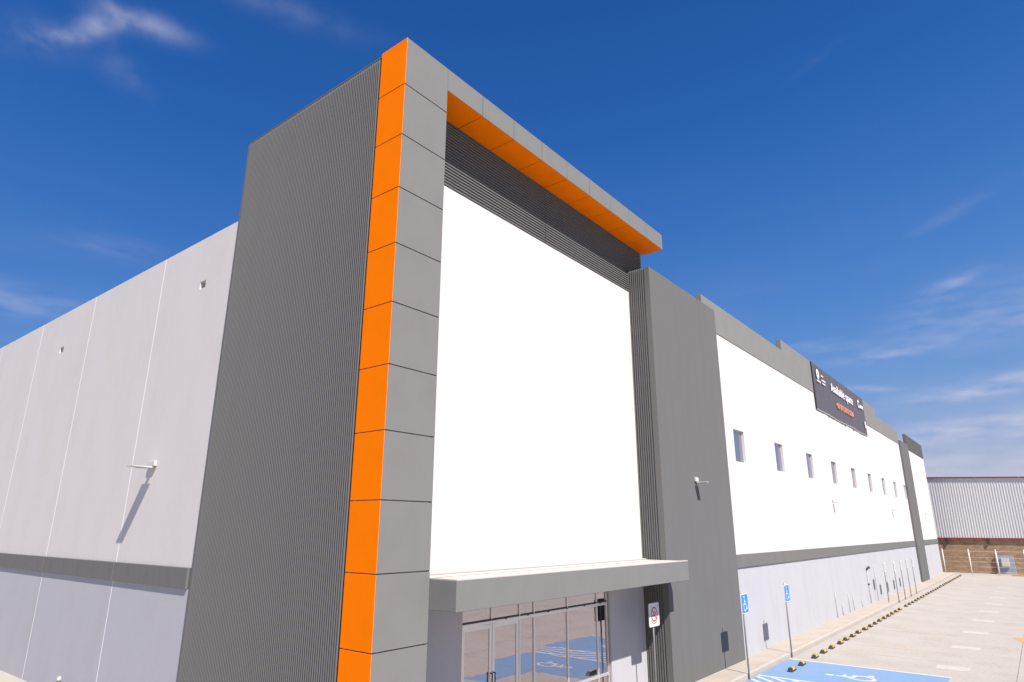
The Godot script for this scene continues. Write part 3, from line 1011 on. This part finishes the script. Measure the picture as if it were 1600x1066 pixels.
# ---------------------------------------------------------------- wall lamps
func build_lamps() -> void:
	var spots := [
		[Vector3(XL, 5.93, -9.2), -90.0, "flat white wall lamp casting a long shadow on the side wall"],
		[Vector3(13.72, 5.93, 0.0), 0.0, "flat white wall lamp on the grey pier"],
		[Vector3(33.5, 5.93, ZR), 0.0, "flat white wall lamp below the fourth window of the front wall"],
		[Vector3(52.9, 5.93, ZR), 0.0, "flat white wall lamp below the windows at the far end"],
		[Vector3(72.2, 5.93, ZR), 0.0, "flat white wall lamp on the last bay beyond the pilaster"]]
	var proto: Node3D = null
	for s in spots:
		var t: Node3D
		if proto == null:
			proto = thing("wall_lamp", s[2], "lamp", Vector3.ZERO, 0.0, "flat wall lamps of the warehouse")
			box_part("wall_box", Vector3(-0.13, 0.0, 0.0), Vector3(0.13, 0.14, 0.07), mats.lamp_white, proto, 0.01)
			box_part("arm", Vector3(-0.05, -0.015, 0.0), Vector3(0.05, 0.0, 0.12), mats.lamp_white, proto)
			var st := new_st()
			# flat head, thinner towards its tip
			var a := [Vector3(-0.15, -0.055, 0.10), Vector3(0.15, -0.055, 0.10), Vector3(0.13, -0.035, 0.46), Vector3(-0.13, -0.035, 0.46)]
			var up := [Vector3(0, 0.04, 0), Vector3(0, 0.04, 0), Vector3(0, 0.018, 0), Vector3(0, 0.018, 0)]
			quad(st, a[0], a[1], a[2], a[3], Vector3.DOWN)
			quad(st, a[0] + up[0], a[1] + up[1], a[2] + up[2], a[3] + up[3], Vector3.UP)
			for k in 4:
				var k1 := (k + 1) % 4
				var m: Vector3 = (a[k] + a[k1]) * 0.5 - Vector3(0, 0, 0.28)
				quad(st, a[k], a[k1], a[k1] + up[k1], a[k] + up[k], Vector3(m.x, 0, m.z))
			part("head", st, mats.lamp_white, proto)
			box_part("lens", Vector3(-0.1, -0.060, 0.16), Vector3(0.1, -0.050, 0.30), mats.lamp_lens, proto)
			t = proto
		else:
			t = copy(proto, s[2])
		t.position = s[0]
		t.rotation_degrees.y = s[1]
		t.scale = Vector3(1.55, 1, 1.27) if s[1] != 0.0 else Vector3(0.95, 1, 0.9)

# ---------------------------------------------------------------- banner
func text_part(called: String, words: String, font: Font, size: float, width: float, at: Vector3, m: Material, parent: Node) -> void:
	var tm := TextMesh.new()
	tm.text = words
	tm.font = font
	tm.font_size = 64
	tm.pixel_size = 0.01
	tm.depth = 0.01
	tm.horizontal_alignment = HORIZONTAL_ALIGNMENT_LEFT
	tm.vertical_alignment = VERTICAL_ALIGNMENT_BOTTOM
	tm.curve_step = 2.0
	var bb := tm.get_aabb()
	var o := piece(called, tm, m, parent)
	var sy := size / (64.0 * 0.01 * 0.72)
	var sx := width / bb.size.x
	o.scale = Vector3(sx, sy, 1)
	o.position = at - Vector3(bb.position.x * sx, bb.position.y * sy, 0)

func build_banner() -> void:
	var b := thing("banner", "dark grey banner reading Available space hung over the grey parapet", "banner", Vector3(32.4, 11.16, ZR + 0.04))
	var w := 14.6
	var h := 2.82
	var st := new_st()
	var nx := 90
	var ny := 18
	var at := func(i: int, j: int) -> Vector3:
		var u := float(i) / nx
		var v := float(j) / ny
		var x := u * w
		var z := 0.02 + 0.010 * sin(x * 2.1) * (1.0 - v) + 0.008 * sin(x * 5.3 + v * 2.0)
		for f in [2.95, 7.35, 9.9]:
			z += (1.0 - v) * (1.0 - v) * 0.055 * exp(-pow((x - f - v * 0.25) / 0.16, 2.0))
		var y := v * h + 0.03 * sin(u * PI * 4.0) * sin(u * PI) * (1.0 - v)
		return Vector3(x, y, z)
	st.set_smooth_group(1)
	for i in nx:
		for j in ny:
			quad(st, at.call(i, j), at.call(i + 1, j), at.call(i + 1, j + 1), at.call(i, j + 1), Vector3.BACK)
	st.set_smooth_group(-1)
	part("cloth", st, mats.banner, b)
	var hem := new_st()
	for i in nx:
		var a: Vector3 = at.call(i, 0)
		var c: Vector3 = at.call(i + 1, 0)
		quad(hem, a + Vector3(0, -0.03, -0.01), c + Vector3(0, -0.03, -0.01), c + Vector3(0, 0.02, 0.006), a + Vector3(0, 0.02, 0.006), Vector3.BACK)
	part("bottom_hem", hem, mats.flashing, b)
	box_part("edge_batten", Vector3(-0.06, -0.02, -0.01), Vector3(0.0, h, 0.05), mats.banner_hem, b)
	var bold := SystemFont.new()
	bold.font_names = PackedStringArray(["Droid Sans"])
	bold.font_weight = 700
	var z := 0.085
	text_part("lettering", "Available space", bold, 0.52, 6.25, Vector3(4.15, 1.55, z), mats.banner_text, b)
	text_part("phone_number", "+52 (81) 8215 5224", bold, 0.34, 5.0, Vector3(5.05, 0.74, z), mats.banner_orange, b)
	var lg := new_st()
	stroke(lg, arc_points(Vector2(1.0, 2.22), 0.21, 0, 360, 28), 0.20, Vector3(0, 0, z), Vector3.RIGHT, Vector3.UP, Vector3.BACK, 0.008)
	part("round_emblem", lg, mats.banner_text, b)
	var ln := new_st()
	for r in [[0.6, 1.55, 1.80], [1.75, 2.3, 2.28], [1.8, 2.75, 2.02], [1.9, 2.6, 1.82]]:
		stroke(ln, [Vector2(r[0], r[2]), Vector2(r[1], r[2])], 0.075, Vector3(0, 0, z), Vector3.RIGHT, Vector3.UP, Vector3.BACK, 0.008)
	part("small_print", ln, mats.banner_text, b)
	var rg := new_st()
	stroke(rg, arc_points(Vector2(12.45, 2.12), 0.24, 40, 330, 22), 0.14, Vector3(0, 0, z), Vector3.RIGHT, Vector3.UP, Vector3.BACK, 0.008)
	stroke(rg, [Vector2(12.85, 2.02), Vector2(13.9, 2.02)], 0.24, Vector3(0, 0, z), Vector3.RIGHT, Vector3.UP, Vector3.BACK, 0.008)
	part("second_emblem", rg, mats.banner_text, b)
	box_part("white_patch", Vector3(13.75, 0.52, z), Vector3(14.05, 1.0, z + 0.008), mats.banner_text, b)

# ---------------------------------------------------------------- small things on the walls
func build_small_things() -> void:
	var p := thing("vent_pipe", "short capped pipe standing at the foot of the side wall", "pipe", Vector3(-0.28, 0.0, -12.05))
	var st := new_st()
	smooth_tube(st, Vector3.ZERO, Vector3(0, 0.5, 0), 0.045, 0.045)
	part("pipe", st, mats.steel_dark, p)
	var cp := new_st()
	smooth_tube(cp, Vector3(0, 0.5, 0), Vector3(0, 0.57, 0), 0.05, 0.055)
	smooth_tube(cp, Vector3(0, 0.57, 0), Vector3(0, 0.615, 0), 0.055, 0.02)
	part("cap", cp, mats.lamp_white, p)
	for a in [[31.15, 1.36, "thin grey conduit second tallest of those on the pale lower wall"], [32.4, 0.6, "thin grey conduit second shortest of those on the pale lower wall"], [34.05, 0.95, "thin grey conduit third tallest of those on the pale lower wall"], [35.1, 0.88, "thin grey conduit third shortest of those on the pale lower wall"], [37.25, 0.53, "thin grey conduit shortest of those on the pale lower wall"], [42.2, 2.19, "thin grey conduit tallest of those on the pale lower wall"]]:
		var c := thing("wall_conduit", a[2], "pipe", Vector3(a[0], 0, ZR + 0.03), 0.0, "conduits on the lower wall")
		var s2 := new_st()
		smooth_tube(s2, Vector3.ZERO, Vector3(0, a[1], 0), 0.016, 0.016, 8)
		part("tube", s2, mats.conduit, c)
		box_part("clip", Vector3(-0.03, a[1] * 0.6, -0.03), Vector3(0.03, a[1] * 0.6 + 0.03, 0.018), mats.conduit, c)
	var k := thing("standpipe", "grey standpipe with dark head against the pale lower wall", "pipe", Vector3(39.8, 0, ZR + 0.05))
	var s3 := new_st()
	smooth_tube(s3, Vector3.ZERO, Vector3(0, 2.0, 0), 0.022, 0.022, 8)
	part("tube", s3, mats.conduit, k)
	var s4 := new_st()
	smooth_tube(s4, Vector3(-0.05, 2.02, 0.02), Vector3(0.2, 2.12, 0.10), 0.06, 0.08, 10)
	part("head", s4, mats.steel_dark, k)
	box_part("valve", Vector3(-0.04, 1.08, -0.04), Vector3(0.04, 1.17, 0.05), mats.steel_dark, k)
